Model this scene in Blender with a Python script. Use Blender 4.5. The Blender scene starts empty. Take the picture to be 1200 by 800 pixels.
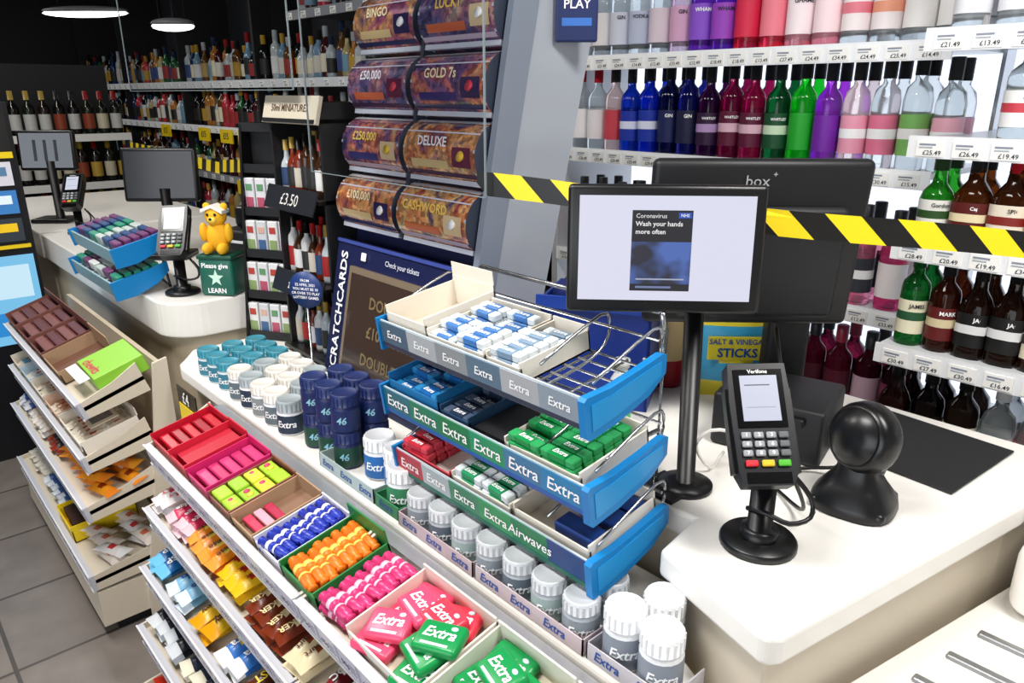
import bpy,bmesh,math,random
from mathutils import Matrix,Vector
random.seed(11)
R=random.random
def U(a,b): return a+(b-a)*random.random()
def T(x,y,z): return Matrix.Translation((x,y,z))
def Rx(d): return Matrix.Rotation(math.radians(d),4,'X')
def Ry(d): return Matrix.Rotation(math.radians(d),4,'Y')
def Rz(d): return Matrix.Rotation(math.radians(d),4,'Z')
def S(x,y,z): return Matrix.Diagonal((x,y,z,1))
def lin(c):
    return tuple(((v/255)/12.92 if v/255<=0.04045 else ((v/255+0.055)/1.055)**2.4) for v in c)
def hexc(h):
    h=h.lstrip('#'); return lin([int(h[i:i+2],16) for i in (0,2,4)])
MC={}
def mat(h,rough=.45,metal=0,emit=0,trans=0,coat=0,ior=1.45):
    key=(h,rough,metal,emit,trans,coat,ior)
    if key in MC: return MC[key]
    m=bpy.data.materials.new('mat_%s_%d'%(h.strip('#'),len(MC))); m.use_nodes=True
    b=m.node_tree.nodes['Principled BSDF']; c=hexc(h)+(1,)
    b.inputs['Base Color'].default_value=c
    b.inputs['Roughness'].default_value=rough
    b.inputs['Metallic'].default_value=metal
    b.inputs['IOR'].default_value=ior
    b.inputs['Transmission Weight'].default_value=trans
    b.inputs['Coat Weight'].default_value=coat
    if emit:
        b.inputs['Emission Color'].default_value=c
        b.inputs['Emission Strength'].default_value=emit
    MC[key]=m; return m
def screenmat(h,e):
    k=('scr',h,e)
    if k in MC: return MC[k]
    m=bpy.data.materials.new('screen_%d'%len(MC)); m.use_nodes=True
    b=m.node_tree.nodes['Principled BSDF']; b.inputs['Base Color'].default_value=(.01,.01,.012,1); b.inputs['Roughness'].default_value=.25
    b.inputs['Emission Color'].default_value=hexc(h)+(1,); b.inputs['Emission Strength'].default_value=e
    MC[k]=m; return m
def foil(cols,key):
    k=('foil',tuple(cols),key)
    if k in MC: return MC[k]
    m=bpy.data.materials.new('ticket_print_%s'%key); m.use_nodes=True
    nt=m.node_tree; b=nt.nodes['Principled BSDF']
    tc=nt.nodes.new('ShaderNodeTexCoord')
    n=nt.nodes.new('ShaderNodeTexNoise'); n.inputs['Scale'].default_value=11; n.inputs['Detail'].default_value=4; n.inputs['Distortion'].default_value=1.2
    r=nt.nodes.new('ShaderNodeValToRGB'); e=r.color_ramp.elements
    N=len(cols); e[0].position=.32; e[0].color=hexc(cols[0])+(1,); e[1].position=.68; e[1].color=hexc(cols[-1])+(1,)
    for i in range(1,N-1):
        x=e.new(.32+.36*i/(N-1)); x.color=hexc(cols[i])+(1,)
    v=nt.nodes.new('ShaderNodeTexVoronoi'); v.inputs['Scale'].default_value=95; v.distance='CHEBYCHEV'
    r2=nt.nodes.new('ShaderNodeValToRGB'); r2.color_ramp.interpolation='CONSTANT'; q=r2.color_ramp.elements
    q[0].color=(.4,.38,.45,1); q[0].position=0; q[1].color=(1,1,1,1); q[1].position=.42; x=q.new(.68); x.color=(1.6,1.5,1.3,1)
    mx=nt.nodes.new('ShaderNodeMixRGB'); mx.blend_type='MULTIPLY'; mx.inputs[0].default_value=.7
    nt.links.new(tc.outputs['Object'],n.inputs['Vector']); nt.links.new(tc.outputs['Object'],v.inputs['Vector'])
    nt.links.new(n.outputs['Fac'],r.inputs[0]); nt.links.new(v.outputs['Color'],r2.inputs[0])
    nt.links.new(r.outputs[0],mx.inputs[1]); nt.links.new(r2.outputs[0],mx.inputs[2]); nt.links.new(mx.outputs[0],b.inputs['Base Color'])
    b.inputs['Roughness'].default_value=.25; b.inputs['Metallic'].default_value=.15; b.inputs['Coat Weight'].default_value=1; b.inputs['Coat Roughness'].default_value=.05
    MC[k]=m; return m
_rb={}
_tx={}
class B:
    def __init__(s,name): s.n=name; s.v=[];s.f=[];s.m=[];s.s=[];s.ms=[];s.M=Matrix()
    def mi(s,m):
        if m not in s.ms: s.ms.append(m)
        return s.ms.index(m)
    def add(s,vs,fs,m,sm=False,M=None):
        Q=s.M@M if M is not None else s.M
        o=len(s.v); s.v+=[Q@Vector(p) for p in vs]
        if isinstance(m,list):
            s.m+=[s.mi(x) for x in m]
        else:
            s.m+=[s.mi(m)]*len(fs)
        for f in fs: s.f.append([i+o for i in f]); s.s.append(sm)
    def box(s,x0,x1,y0,y1,z0,z1,m,M=None):
        v=[(x0,y0,z0),(x1,y0,z0),(x1,y1,z0),(x0,y1,z0),(x0,y0,z1),(x1,y0,z1),(x1,y1,z1),(x0,y1,z1)]
        s.add(v,[(3,2,1,0),(4,5,6,7),(0,1,5,4),(1,2,6,5),(2,3,7,6),(3,0,4,7)],m,False,M)
    def rbox(s,cx,cy,cz,sx,sy,sz,r,m,M=None,seg=2):
        k=(round(sx,4),round(sy,4),round(sz,4),r,seg)
        if k not in _rb:
            bm=bmesh.new(); bmesh.ops.create_cube(bm,size=1)
            for v in bm.verts: v.co=Vector((v.co.x*sx,v.co.y*sy,v.co.z*sz))
            bmesh.ops.bevel(bm,geom=bm.edges[:],offset=min(r,min(sx,sy,sz)*.49),segments=seg,affect='EDGES',profile=.5)
            bm.verts.index_update()
            _rb[k]=([tuple(v.co) for v in bm.verts],[[v.index for v in f.verts] for f in bm.faces]); bm.free()
        vs,fs=_rb[k]
        s.add([(x+cx,y+cy,z+cz) for x,y,z in vs],fs,m,seg>2,M)
    def lathe(s,prof,m,M=None,seg=16,sm=True,sq=0):
        vs=[];fs=[];ml=[]
        for p in prof:
            for i in range(seg):
                a=2*math.pi*(i+.5)/seg; c,q=math.cos(a),math.sin(a)
                k=1
                if sq: k=1/((abs(c)**(2+sq)+abs(q)**(2+sq))**(1/(2+sq)))
                vs.append((p[0]*c*k,p[0]*q*k,p[1]))
        for j in range(len(prof)-1):
            mm=prof[j+1][2] if len(prof[j+1])>2 else m
            for i in range(seg):
                a=j*seg+i;b=j*seg+(i+1)%seg
                fs.append((a,b,b+seg,a+seg)); ml.append(mm)
        s.add(vs,fs,ml,sm,M)
    def cyl(s,p0,p1,r,m,seg=10,r2=None):
        p0=Vector(p0);p1=Vector(p1);d=p1-p0
        Q=T(*p0)@d.to_track_quat('Z','Y').to_matrix().to_4x4(); L=d.length
        r2=r if r2 is None else r2
        s.lathe([(0,0),(r,0),(r,0),(r2,L),(r2,L),(0,L)],m,Q,seg)
    def tube(s,pts,r,m,seg=6):
        pts=[Vector(p) for p in pts]
        if len(pts)>3:
            q=[pts[0]]
            for i in range(len(pts)-1):
                p0=pts[max(i-1,0)];p1=pts[i];p2=pts[i+1];p3=pts[min(i+2,len(pts)-1)]
                for k in (.33,.67,1):
                    q.append(.5*((2*p1)+(p2-p0)*k+(2*p0-5*p1+4*p2-p3)*k*k+(3*p1-p0-3*p2+p3)*k**3))
            pts=q
        vs=[];fs=[];n=len(pts)
        for i,p in enumerate(pts):
            d=(pts[min(i+1,n-1)]-pts[max(i-1,0)]).normalized()
            q=d.to_track_quat('Z','Y').to_matrix()
            for k in range(seg):
                a=2*math.pi*k/seg; vs.append(tuple(p+q@Vector((r*math.cos(a),r*math.sin(a),0))))
        for i in range(n-1):
            for k in range(seg):
                fs.append((i*seg+k,i*seg+(k+1)%seg,(i+1)*seg+(k+1)%seg,(i+1)*seg+k))
        fs.append(tuple(range(seg))[::-1]); fs.append(tuple((n-1)*seg+k for k in range(seg)))
        s.add(vs,fs,m,True)
    def prism(s,pts,a,b,m,axis='z',M=None):
        def P(p,t):
            if axis=='z': return (p[0],p[1],t)
            if axis=='x': return (t,p[0],p[1])
            return (p[0],t,p[1])
        n=len(pts); vs=[P(p,a) for p in pts]+[P(p,b) for p in pts]
        fs=[tuple(range(n))[::-1],tuple(range(n,2*n))]+[(i,(i+1)%n,n+(i+1)%n,n+i) for i in range(n)]
        s.add(vs,fs,m,False,M)
    def quad(s,w,h,m,M):
        s.add([(-w/2,0,-h/2),(w/2,0,-h/2),(w/2,0,h/2),(-w/2,0,h/2)],[(0,1,2,3)],m,False,M)
    def ell(s,c,r,m,M=None,seg=14,rings=8):
        prof=[(math.sin(math.pi*i/rings),-math.cos(math.pi*i/rings)) for i in range(rings+1)]
        Q=T(*c)@S(*r)
        s.lathe(prof,m,(M@Q) if M is not None else Q,seg)
    def pillow(s,L,W,H,m,M,m2=None,m3=None):
        if isinstance(m,tuple): m,m2,m3=m
        nx,ny=11,5; vs=[];fs=[];ml=[]
        for side in (1,-1):
            for i in range(nx):
                u=i/(nx-1); e=min(u,1-u)
                k=0 if e<.06 else min(1,(e-.06)/.16)**.6
                for j in range(ny):
                    w=j/(ny-1); kk=math.sin(math.pi*w)**.6 if 0<w<1 else 0
                    z=side*H/2*k*kk+H*.06*math.sin(i*2.3+j*1.7)*k*kk
                    wd=W*(1-.12*k)
                    vs.append(((u-.5)*L,(w-.5)*wd,z+H/2))
        for sd in (0,1):
            o=sd*nx*ny
            for i in range(nx-1):
                for j in range(ny-1):
                    q=(o+i*ny+j,o+(i+1)*ny+j,o+(i+1)*ny+j+1,o+i*ny+j+1)
                    fs.append(q if sd==0 else q[::-1])
                    ml.append(m2 if (m2 and i in (0,1,nx-2,nx-3)) else (m3 if (m3 and i in (4,5) and j in (1,2)) else m))
        s.add(vs,fs,ml,True,M)
    def text(s,t,size,m,M,bold=.012,wrap=0,align='CENTER',shear=0):
        k=(t,bold,align,shear)
        if k not in _tx:
            c=bpy.data.curves.new('t','FONT'); c.body=t; c.size=1; c.align_x=align; c.align_y='CENTER'
            c.offset=bold; c.resolution_u=2; c.shear=shear
            o=bpy.data.objects.new('t',c); bpy.context.scene.collection.objects.link(o)
            bpy.context.view_layer.update()
            me=o.evaluated_get(bpy.context.evaluated_depsgraph_get()).to_mesh()
            _tx[k]=([tuple(v.co) for v in me.vertices],[list(p.vertices) for p in me.polygons])
            bpy.data.objects.remove(o); bpy.data.curves.remove(c)
        vs,fs=_tx[k]
        if wrap: vs=[(wrap*math.sin(x*size/wrap),-wrap*math.cos(x*size/wrap),y*size) for x,y,z in vs]
        else: vs=[(x*size,0,y*size) for x,y,z in vs]
        s.add(vs,fs,m,False,M)
    def build(s,bevel=0,seg=2):
        me=bpy.data.meshes.new(s.n)
        mn=Vector([min(p[i] for p in s.v) for i in range(3)]);mx=Vector([max(p[i] for p in s.v) for i in range(3)])
        o=Vector(((mn.x+mx.x)/2,(mn.y+mx.y)/2,mn.z))
        me.from_pydata([tuple(p-o) for p in s.v],[],s.f)
        for m in s.ms: me.materials.append(m)
        me.polygons.foreach_set('material_index',s.m); me.polygons.foreach_set('use_smooth',s.s)
        me.update()
        ob=bpy.data.objects.new(s.n,me); ob.location=o
        bpy.context.scene.collection.objects.link(ob)
        if bevel:
            md=ob.modifiers.new('bevel','BEVEL'); md.width=bevel; md.segments=seg; md.limit_method='ANGLE'
        return ob

WHITE=mat('#efece6',.28); CREAM=mat('#d6cbb8',.5); CREAM2=mat('#c6b9a2',.5); GREY=mat('#9a9ca0',.4); LGREY=mat('#cfd2d6',.3)
BLACK=mat('#0d0d0f',.35); DBLK=mat('#18191c',.5); STEEL=mat('#b8bbc0',.25,1); NAVY=mat('#141b45',.4); CARD=mat('#e4ddd0',.7); CARDB=mat('#a98a6c',.8)
BLUE=mat('#0f7cc0',.3); DBLUE=mat('#14489c',.35); RED=mat('#c0142c',.4); YEL=mat('#f2d21c',.4)
ORANGE=mat('#ee7a1c',.35); BROWN=mat('#5a3226',.6); TXW=mat('#ffffff',.5); TXD=mat('#1a1c2a',.5); LBL=mat('#f7f6f2',.5)
# ---------- room
def simple_room():
    fm=bpy.data.materials.new('floor_tiles'); fm.use_nodes=True; nt=fm.node_tree; b=nt.nodes['Principled BSDF']
    tc=nt.nodes.new('ShaderNodeTexCoord'); br=nt.nodes.new('ShaderNodeTexBrick'); br.offset=0
    br.inputs['Scale'].default_value=1; br.inputs['Brick Width'].default_value=.4; br.inputs['Row Height'].default_value=.4
    br.inputs['Mortar Size'].default_value=.006
    br.inputs['Color1'].default_value=hexc('#776f69')+(1,); br.inputs['Color2'].default_value=hexc('#817972')+(1,); br.inputs['Mortar'].default_value=hexc('#4a4440')+(1,)
    no=nt.nodes.new('ShaderNodeTexNoise'); no.inputs['Scale'].default_value=9; no.inputs['Detail'].default_value=8
    mx=nt.nodes.new('ShaderNodeMixRGB'); mx.blend_type='OVERLAY'; mx.inputs[0].default_value=.35
    nt.links.new(tc.outputs['Object'],br.inputs['Vector']); nt.links.new(tc.outputs['Object'],no.inputs['Vector'])
    nt.links.new(br.outputs['Color'],mx.inputs[1]); nt.links.new(no.outputs['Fac'],mx.inputs[2]); nt.links.new(mx.outputs[0],b.inputs['Base Color'])
    b.inputs['Roughness'].default_value=.35
    W=B('floor'); W.box(-9,2.2,-2.5,2.7,-.1,0,fm); W.build()
    W=B('ceiling'); W.box(-9,2.2,-2.5,2.7,2.7,2.8,mat('#1c1c20',.8)); W.build()
    W=B('wall_back'); W.box(-9,2.2,2.6,2.7,0,2.7,mat('#15161b',.7)); W.build()
    W=B('wall_left'); W.box(-9.1,-9,-2.5,2.7,0,2.7,mat('#1c1c22',.8)); W.build()
    W=B('wall_right'); W.box(2.2,2.3,-2.5,2.7,0,2.7,mat('#c9c6c0',.8)); W.build()
    W=B('wall_front')
    w=mat('#a9a6a0',.8)
    W.box(-9,2.2,-2.6,-2.5,0,.5,w); W.box(-9,2.2,-2.6,-2.5,2.4,2.7,w)
    for x0,x1 in ((-9,-2.2),(1.6,2.2)): W.box(x0,x1,-2.6,-2.5,.5,2.4,w)
    W.build()
simple_room()

# ---------- bottles
def G(h,tr=.75): return mat(h,.08,0,0,tr,0,1.3)
def bottle(W,x,y,z,glass,label,cap,H=.27,r=.035,kind=0,lab2=None,seg=12,yaw=0,txt=None,tm=None):
    M=T(x,y,z)@Rz(yaw)
    sq=0
    if kind==0: p=[(0,0),(r*.95,0),(r,.01),(r,.60*H),(r*.9,.66*H),(r*.42,.74*H),(r*.36,.84*H)]
    elif kind==1: p=[(0,0),(r*.95,0),(r,.01),(r,.54*H),(r*.75,.63*H),(r*.45,.71*H),(r*.38,.84*H)]; sq=3
    elif kind==2: p=[(0,0),(r*.9,0),(r*.94,.01),(r,.60*H),(r*.85,.70*H),(r*.42,.76*H),(r*.38,.84*H)]
    else: p=[(0,0),(r*.95,0),(r,.01),(r,.50*H),(r*.85,.57*H),(r*.45,.66*H),(r*.38,.74*H),(r*.36,.84*H)]
    W.lathe(p,glass,M,seg,True,sq)
    W.lathe([(0,.80*H),(r*.46,.80*H),(r*.46,.80*H),(r*.46,.995*H),(r*.4,H),(0,H)],cap,M,8)
    if label:
        W.lathe([(r*1.02,.13*H),(r*1.03,.48*H)],label,M,seg,True,sq)
        if lab2: W.lathe([(r*1.035,.27*H),(r*1.04,.36*H)],lab2,M,seg,True,sq)
        if txt: W.text(txt,min(r*.42,r*2.1/len(txt)),tm or TXD,M@Rz(35-yaw)@T(0,0,.42*H),.02,r*(1.075 if sq==0 else 1.14))
CLR=G('#e8eef0',.9)
def shelfrail(W,x0,x1,y0,y1,z,lit=0,lip='#e6e8ea',labels=True,step=.075,plate='#dfe3e6'):
    W.box(x0,x1,y0,y1,z-.015,z,mat(plate,.3))
    W.box(x0,x1,y0-.008,y0,z-.042,z+.006,mat(lip,.35,0,lit))
    if labels:
        x=x0+.02
        while x<x1-.06:
            W.box(x,x+.058,y0-.0105,y0-.008,z-.038,z-.004,LBL)
            W.box(x+.006,x+.04,y0-.0115,y0-.0105,z-.014,z-.010,mat('#8890a0',.5))
            W.box(x+.006,x+.034,y0-.0115,y0-.0105,z-.020,z-.017,mat('#a8b0b8',.5))
            W.text('£%d.49'%random.randint(12,34),.014,mat('#30343c'),T(x+.034,y0-.0115,z-.030),.01)
            x+=step
W=B('lit_bottle_shelving')
panel=mat('#eef4ff',.5,0,1.0)
W.box(-2.0,1.4,2.48,2.52,.3,2.3,panel)
W.box(-2.03,-2.0,2.05,2.52,0,2.3,mat('#c9ccd0'))
for z in (.36,.66,.985,1.36,1.67,2.0): shelfrail(W,-2.0,-.70,2.05,2.48,z,.12)
for z in (.36,.66,.96,1.22,1.455,1.68,1.95): shelfrail(W,-.69,1.4,1.85,2.48,z,.05)
W.box(-2.0,1.4,2.05,2.52,0,.3,mat('#8e9094'))
W.box(-.695,-.685,2.40,2.48,.3,2.3,STEEL)
W.build()
W=B('gin_bottles')
k='#141418'
def row(W,z,y,items,x0,pitch,H=.27,r=.034,txts=None,back=True):
    x=x0
    for n,it in enumerate(items):
        g,l,c=it[0],it[1],it[2]; kind=it[3] if len(it)>3 else 0; l2=it[4] if len(it)>4 else None
        hh=H*U(.97,1.03)
        bottle(W,x,y+U(-.006,.006),z,G(g) if g else CLR,mat(l,.5) if l else None,mat(c,.4),hh,r,kind,mat(l2,.5) if l2 else None,14,0,txts[n%len(txts)] if txts else None, TXD if (l and int(l[1:3],16)>150) else TXW)
        if back: bottle(W,x+U(-.004,.004),y+.085,z,G(g) if g else CLR,mat(l,.5) if l else None,mat(c,.4),hh,r,kind,None,8)
        x+=pitch
row(W,1.36,2.11,[('','#f2eef0','#b01020'),('','#e8e4e6','#b01020'),('#f0d8d8','#c84050','#202020'),('#1038c8','#1230a0',k,0,'#d8dcf0'),('#1038c8','#1230a0',k,0,'#d8dcf0'),('#0c1440','#101a50',k,2),('#1a2080','#0d1238',k,2),
 ('#3c0c40','#2a0a34',k,0,'#b090c0'),('#8a1048','#5a0a30',k,0,'#d8b0c0'),('#a01450','#5a0a30',k,0,'#d8b0c0'),('#0c6030','#0a4a28',k,0,'#c8e0c0'),('#18d830','#18a028',k),('#b040e8','#7020a0',k,0),
 ('#f8e8ec','#f0a0b8','#181818',2,'#ffffff'),('','#e87898','#181818',2,'#ffffff'),('','#7cb860','#181818',2,'#f4f4f0'),('','#f0b0c0','#181818',2,'#ffffff')],-1.945,.0775,.285,.0355,['','','','','','GIN','GIN','WHITLEY','WHITLEY','WHITLEY','WHITLEY','','','','','',''])
row(W,1.67,2.11,[('','#e8e4e6','#b01020')]*2+[('','#d8dcec','#202030'),('','#c0c8e0','#202030'),('','#e0d0dc','#303030'),('#d8c0d8','#d8a8c8','#303030'),('#7838c8','#8a50d0','#ffffff'),('#7838c8','#9a40c0','#ffffff'),('#e83050','#d82048','#202020'),('#f04060','#f08090','#202020'),
 ('#f8b0c0','#f8e8ec','#202020'),('#f8b0c0','#fae0e4','#202020'),('','#f8ecec','#101018',0,'#e88090'),('','#f8ecec','#101018',0,'#f0a080'),('','#f4f0ec','#101018'),('','#f4f0ec','#101018')],-1.93,.08,.29,.038,['GIN','','GIN','VODKA','','GIN','WHAM','WHAM','','','GHAME','GHAME','GHAME','GHAME','GHAME','GHAME'])
row(W,.985,2.11,[('#a03050','#702040',k),('#104020','#e0e0d0',k),('#f0f0f0','#304050',k),('#d0a040','#302020',k),('#a01050','#e0c0d0',k),('#3050a0','#e0e0f0',k),('#b04030','#f0e0d0',k),('#902050','#602040',k),('#c84080','#f0d0e0',k),('#e8709c','#f8e0ea',k),('#e84888','#f4c0d4','#e0e0e0'),('','#30343c','#101018',0,'#f0f0f0'),('#f090b0','#30343c','#101018',0,'#f0f0f0'),('#f060a0','#f8f0f0',k)],-1.92,.088,.27,.037)
row(W,.66,2.11,[('#e03030','#c02020',k),('#e03030','#f0f0f0',k),('#b02020','#f0d040',k),('#a8d0e8','#e8f0f8','#202840',1,'#284880'),('#90c0e0','#e8f0f8','#202840',1,'#284880'),('#301028','#181018',k,1,'#c0a0b0'),('#401830','#c0a0b0',k,1),('#681030','#401020',k),('#781838','#501428','#801030'),('#581028','#d0b0c0',k),('#301018','#803050',k)],-1.54,.082,.25,.037)
row(W,.36,2.11,[('#681030','#c0c0c0',k)]*14,-1.9,.088,back=False)
W.build()
W=B('whisky_bottles')
row(W,1.68,1.92,[('','#e8e8ec','#c0c0c8')]*9,-.63,.085,.27,.036)
row(W,1.455,1.92,[('','#f0f0ee','#c01828',0,'#c8404c'),('','#f4f2f0','#c01828',0,'#3c7040'),('','#ececea','#c01828',0,'#c03040'),('','#f4f2f0','#c01828',0,'#c03040'),('','#f0f0ee','#c01828')]*2,-.50,.082,.215,.038,['SMIR','RUM','VODKA'])
row(W,1.22,1.92,[('#30b030','#e8e8e0','#2a4a28',3,'#284c20'),('#6a3410','#5a1410','#202020',1,'#e8d8b0'),('#5a2c10','#e8dcc8','#c01020',1,'#802018'),('#d08820','#f2ead8','#8a1414',1,'#3a2418'),('#c87820','#f0e8d8','#8a1414',1,'#303030'),('#d89030','#f0f0e8','#202020',0)]*2,-.635,.076,.205,.036,['Gordon','Captain','SPICED','RUM','SPICED'])
row(W,.96,1.92,[('#1c8838','#ece6c8','#0a5a28',0,'#285838'),('#502010','#601818','#181818',0,'#d8c8a0'),('#30180c','#101010','#101010',1,'#e0e0e0'),('#30180c','#101010','#101010',1,'#e0e0e0'),('#401c0c','#e8dcc0','#101010',1,'#302018'),('#2c4010','#406828','#101010',1,'#e0e0d0'),('#6a3010','#0f0f10','#101010',1,'#e8e8e8'),('#b06818','#e8e4d8','#101010',0)]*2,-.645,.069,.235,.0325,['JAMES','MARK','JACK','JACK','JIM','TULLA','JACK','BELLS'])
row(W,.66,1.92,[('#301010','#181818',k,1,'#b0a080'),('#181010','#282020','#101010',0,'#a08060'),('#302018','#e8e0d0','#101010'),('','#f4f4f4','#e8e8e8'),('','#e87880','#f0f0f0',0,'#f8f8f8'),('','#f0f0f0','#181818',0,'#c02030'),('#101014','#181818','#101010',0,'#d8d8d8'),('#101014','#f0f0f0','#101010')]*2,-.65,.078,.27,.036,['DARK','RUM','fizz','fizz'])
W.build()

W=B('spirit_shelving')
dk=mat('#101115',.6)
W.box(-8.8,-2.05,2.5,2.55,0,2.4,mat('#22242c',.7))
for z in (.3,.66,1.0,1.33,1.63): shelfrail(W,-8.8,-2.05,2.1,2.5,z,0.15 if z in(1.33,1.63,.66) else .03,'#c8cacd' if z in (1.33,1.63) else '#90939a',True,.16,'#60636a')
shelfrail(W,-4.2,-2.05,2.1,2.5,1.98,0,'#80838a',True,.16,'#50535a')
for x in (-8.8,-7.4,-6.0,-4.7,-3.4,-2.08): W.box(x,x+.03,2.1,2.5,0,2.4,dk)
W.build()
W=B('spirit_bottles')
gl=['#0e1014','#1f130c','#5a3814','#a89868','#a8b0b4','#1a5028','#3a1018','#6888a0','#a06828','#a8b0b4','#101014','#183058','#b03040']
lb=['#c8c4b9','#a88c50','#181818','#902424','#d0d0d0','#284078','#b08828','#6890a8','#181c20','#d8d0b8']
cp=['#101010','#a88430','#801818','#a0a4a8','#182840']
for z in (.66,1.0,1.33,1.63,1.98):
    x=-8.7 if z<1.9 else -4.1
    while x<-2.15:
        bottle(W,x,2.17+U(-.02,.02),z,mat(random.choice(gl),.12),mat(random.choice(lb),.5),mat(random.choice(cp),.4),U(.21,.29),U(.031,.037),random.choice((0,0,1,2,3)),None,8)
        x+=U(.076,.086)
W.build()
W=B('wine_gondola')
W.box(-6.5,-6.4,-.8,1.7,0,1.75,dk)
for z in (.25,.6,.95,1.28): W.box(-6.4,-6.0,-.8,1.7,z-.02,z,mat('#606266')); W.box(-6.0,-5.99,-.8,1.7,z-.045,z+.005,mat('#c8c8c4',.4,0,.08))
for z in (.6,.95,1.28):
    y=-.7
    while y<1.65:
        bottle(W,-6.08,y,z,mat(random.choice(['#0e0c0a','#141a10','#1c1010']),.12),mat(random.choice(['#b8b098','#a88830','#b0b0ac','#80341c']),.5),mat(random.choice(['#801414','#988030','#141414']),.4),.29,.037,0,None,8); y+=.09
W.build()
W=B('yellow_offer_signs')
for x,z in ((-5.6,1.30),(-5.2,1.30),(-4.9,1.30),(-3.6,1.30),(-3.3,1.30),(-3.1,1.30),(-5.0,.97),(-4.3,.97),(-6.4,1.3),(-2.8,1.30),(-4.1,1.30)):
    W.box(x-.1,x+.1,2.075,2.085,z-.07,z+.02,YEL); W.text('£15',.06,TXD,T(x,2.073,z-.025))
W.build()
for n,(x,y,z,L) in enumerate(((-6.35,1.62,2.10,.62),(-5.0,1.75,1.94,.26),(-7.6,.2,2.35,.5))):
    W=B('pendant_light'); e=mat('#fffdf4',.5,0,4)
    W.M=T(x,y,z)@Rz(47)
    W.ell((0,0,0),(L/2,.07,.030),e,None,24,8); W.ell((0,0,.018),(L*.51,.075,.03),mat('#6a6c70',.4),None,24,8)
    W.cyl((-L*.3,0,.03),(-L*.3,0,2.7-z),.003,DBLK); W.cyl((L*.3,0,.03),(L*.3,0,2.7-z),.003,DBLK)
    W.build()

# ---------- counters
LZ=.825
def arc(cx,cy,r,a0,a1,n=7): return [(cx+r*math.cos(math.radians(a0+(a1-a0)*i/n)),cy+r*math.sin(math.radians(a0+(a1-a0)*i/n))) for i in range(n+1)]
W=B('checkout_counter')
top=[(-1.16,.85),(-.535,.85),(-.52,.748),(-.335,.695),(-.322,.70),(-.314,.713),(-.215,1.264),(-.20,1.50),(-1.16,1.50)]
W.prism(top,.908,.95,WHITE)
body=[(-1.15,.86),(-.525,.86),(-.505,.765),(-.335,.715),(-.235,1.27),(-.22,1.49),(-1.15,1.49)]
W.prism(body,0,.908,CREAM)
W.build(.007,3)
W=B('product_ledge')
led=[(-2.12,.645),(-2.10,.628),(-2.06,.618),(-.42,.618),(-.40,.64),(-.40,.70),(-.525,.758),(-.54,.845),(-1.165,.845),(-1.165,1.5),(-2.2,1.5),(-2.2,.7)]
W.prism(led,.787,LZ,WHITE)
W.prism([(-2.18,.70),(-2.1,.665),(-.44,.665),(-.44,.70),(-.53,.755),(-.545,.84),(-1.17,.84),(-1.17,1.49),(-2.18,1.49)],0,.787,CREAM)
W.build(.008,3)
W=B('till_counter')
tc_=arc(-2.37,.78,.12,-90,0,9)
W.prism([(-3.9,.66)]+tc_+[(-2.25,1.5),(-3.9,1.5)],.84,.95,WHITE)
tb_=arc(-2.38,.80,.11,-90,0,9)
W.prism([(-3.9,.69)]+tb_+[(-2.27,1.5),(-3.9,1.5)],0,.84,CREAM2)
W.build(.006,3)
W=B('bagging_bench')
W.prism([(-.322,.70),(.9,.70),(.9,1.80),(-.195,1.80),(-.208,1.264)],.765,.805,WHITE)
W.prism([(-.31,.72),(.9,.72),(.9,1.80),(-.19,1.80),(-.20,1.264)],0,.765,CREAM)
for y,xs in ((.86,-.25),(.94,-.235),(1.02,-.22),(1.10,-.205)): W.rbox(xs+.30,y,.807,.60,.016,.008,.003,mat('#9a9c9e',.35,.8))
W.build(.006)
W=B('bench_shelf_corner')
W.rbox(.262,1.45,.868,.92,.56,.124,.03,WHITE,None,4)
W.build()

# ---------- sweets racks
def carton(W,M,x0,x1,d,h,m,mi=None,back=1.2,y0=.006):
    mi=mi or m; t=.003
    W.box(x0,x1,y0,d,.001,.004,mi,M)
    W.box(x0,x0+t,y0,d,.001,h,m,M); W.box(x1-t,x1,y0,d,.001,h,m,M)
    W.box(x0,x1,y0,y0+t,.001,h*.75,m,M); W.box(x0,x1,d-t,d,.001,h*back,m,M)
def slope_shelf(W,M,x0,x1,d,lip='#bfc0c8',lh=.045,step=.062):
    W.box(x0,x1,0,d,-.012,0,CREAM,M)
    W.box(x0,x1,-.012,0,-lh*.8,lh*.35,mat(lip,.35),M)
    W.box(x0,x1,-.016,-.012,lh*.28,lh*.4,mat('#dcdce0',.3),M)
    W.box(x0,x1,-.016,-.012,-lh*.85,-lh*.73,mat('#dcdce0',.3),M)
    x=x0+.01
    while x<x1-.055:
        W.box(x,x+.048,-.0145,-.012,-lh*.68,lh*.2,mat(random.choice(['#dcdae6','#d2d0e0','#e2e0e4']),.5),M)
        W.text('%dp'%random.choice((65,75,85,60,50)),.016,mat('#3a3a4c'),M@T(x+.014,-.0150,-lh*.33),.01)
        for q in range(3): W.box(x+.026,x+.044,-.0150,-.0145,-lh*.5+q*.007,-lh*.5+q*.007+.002,mat('#8a8a98',.5),M)
        x+=step
def rackbody(W,x0,x1,yb,shelves,ztop):
    W.box(x0,x1,yb,yb+.014,0,ztop,CREAM2)
    for (y,z,d,tilt) in shelves:
        M=T(0,y,z)@Rx(tilt); slope_shelf(W,M,x0,x1,d)
        for x in (x0,x1-.006):
            W.prism([(0,-.036),(d,-.05),(d,.045),(d*.55,.025),(0,.015)],x,x+.006,CREAM,'x',M)
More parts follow.
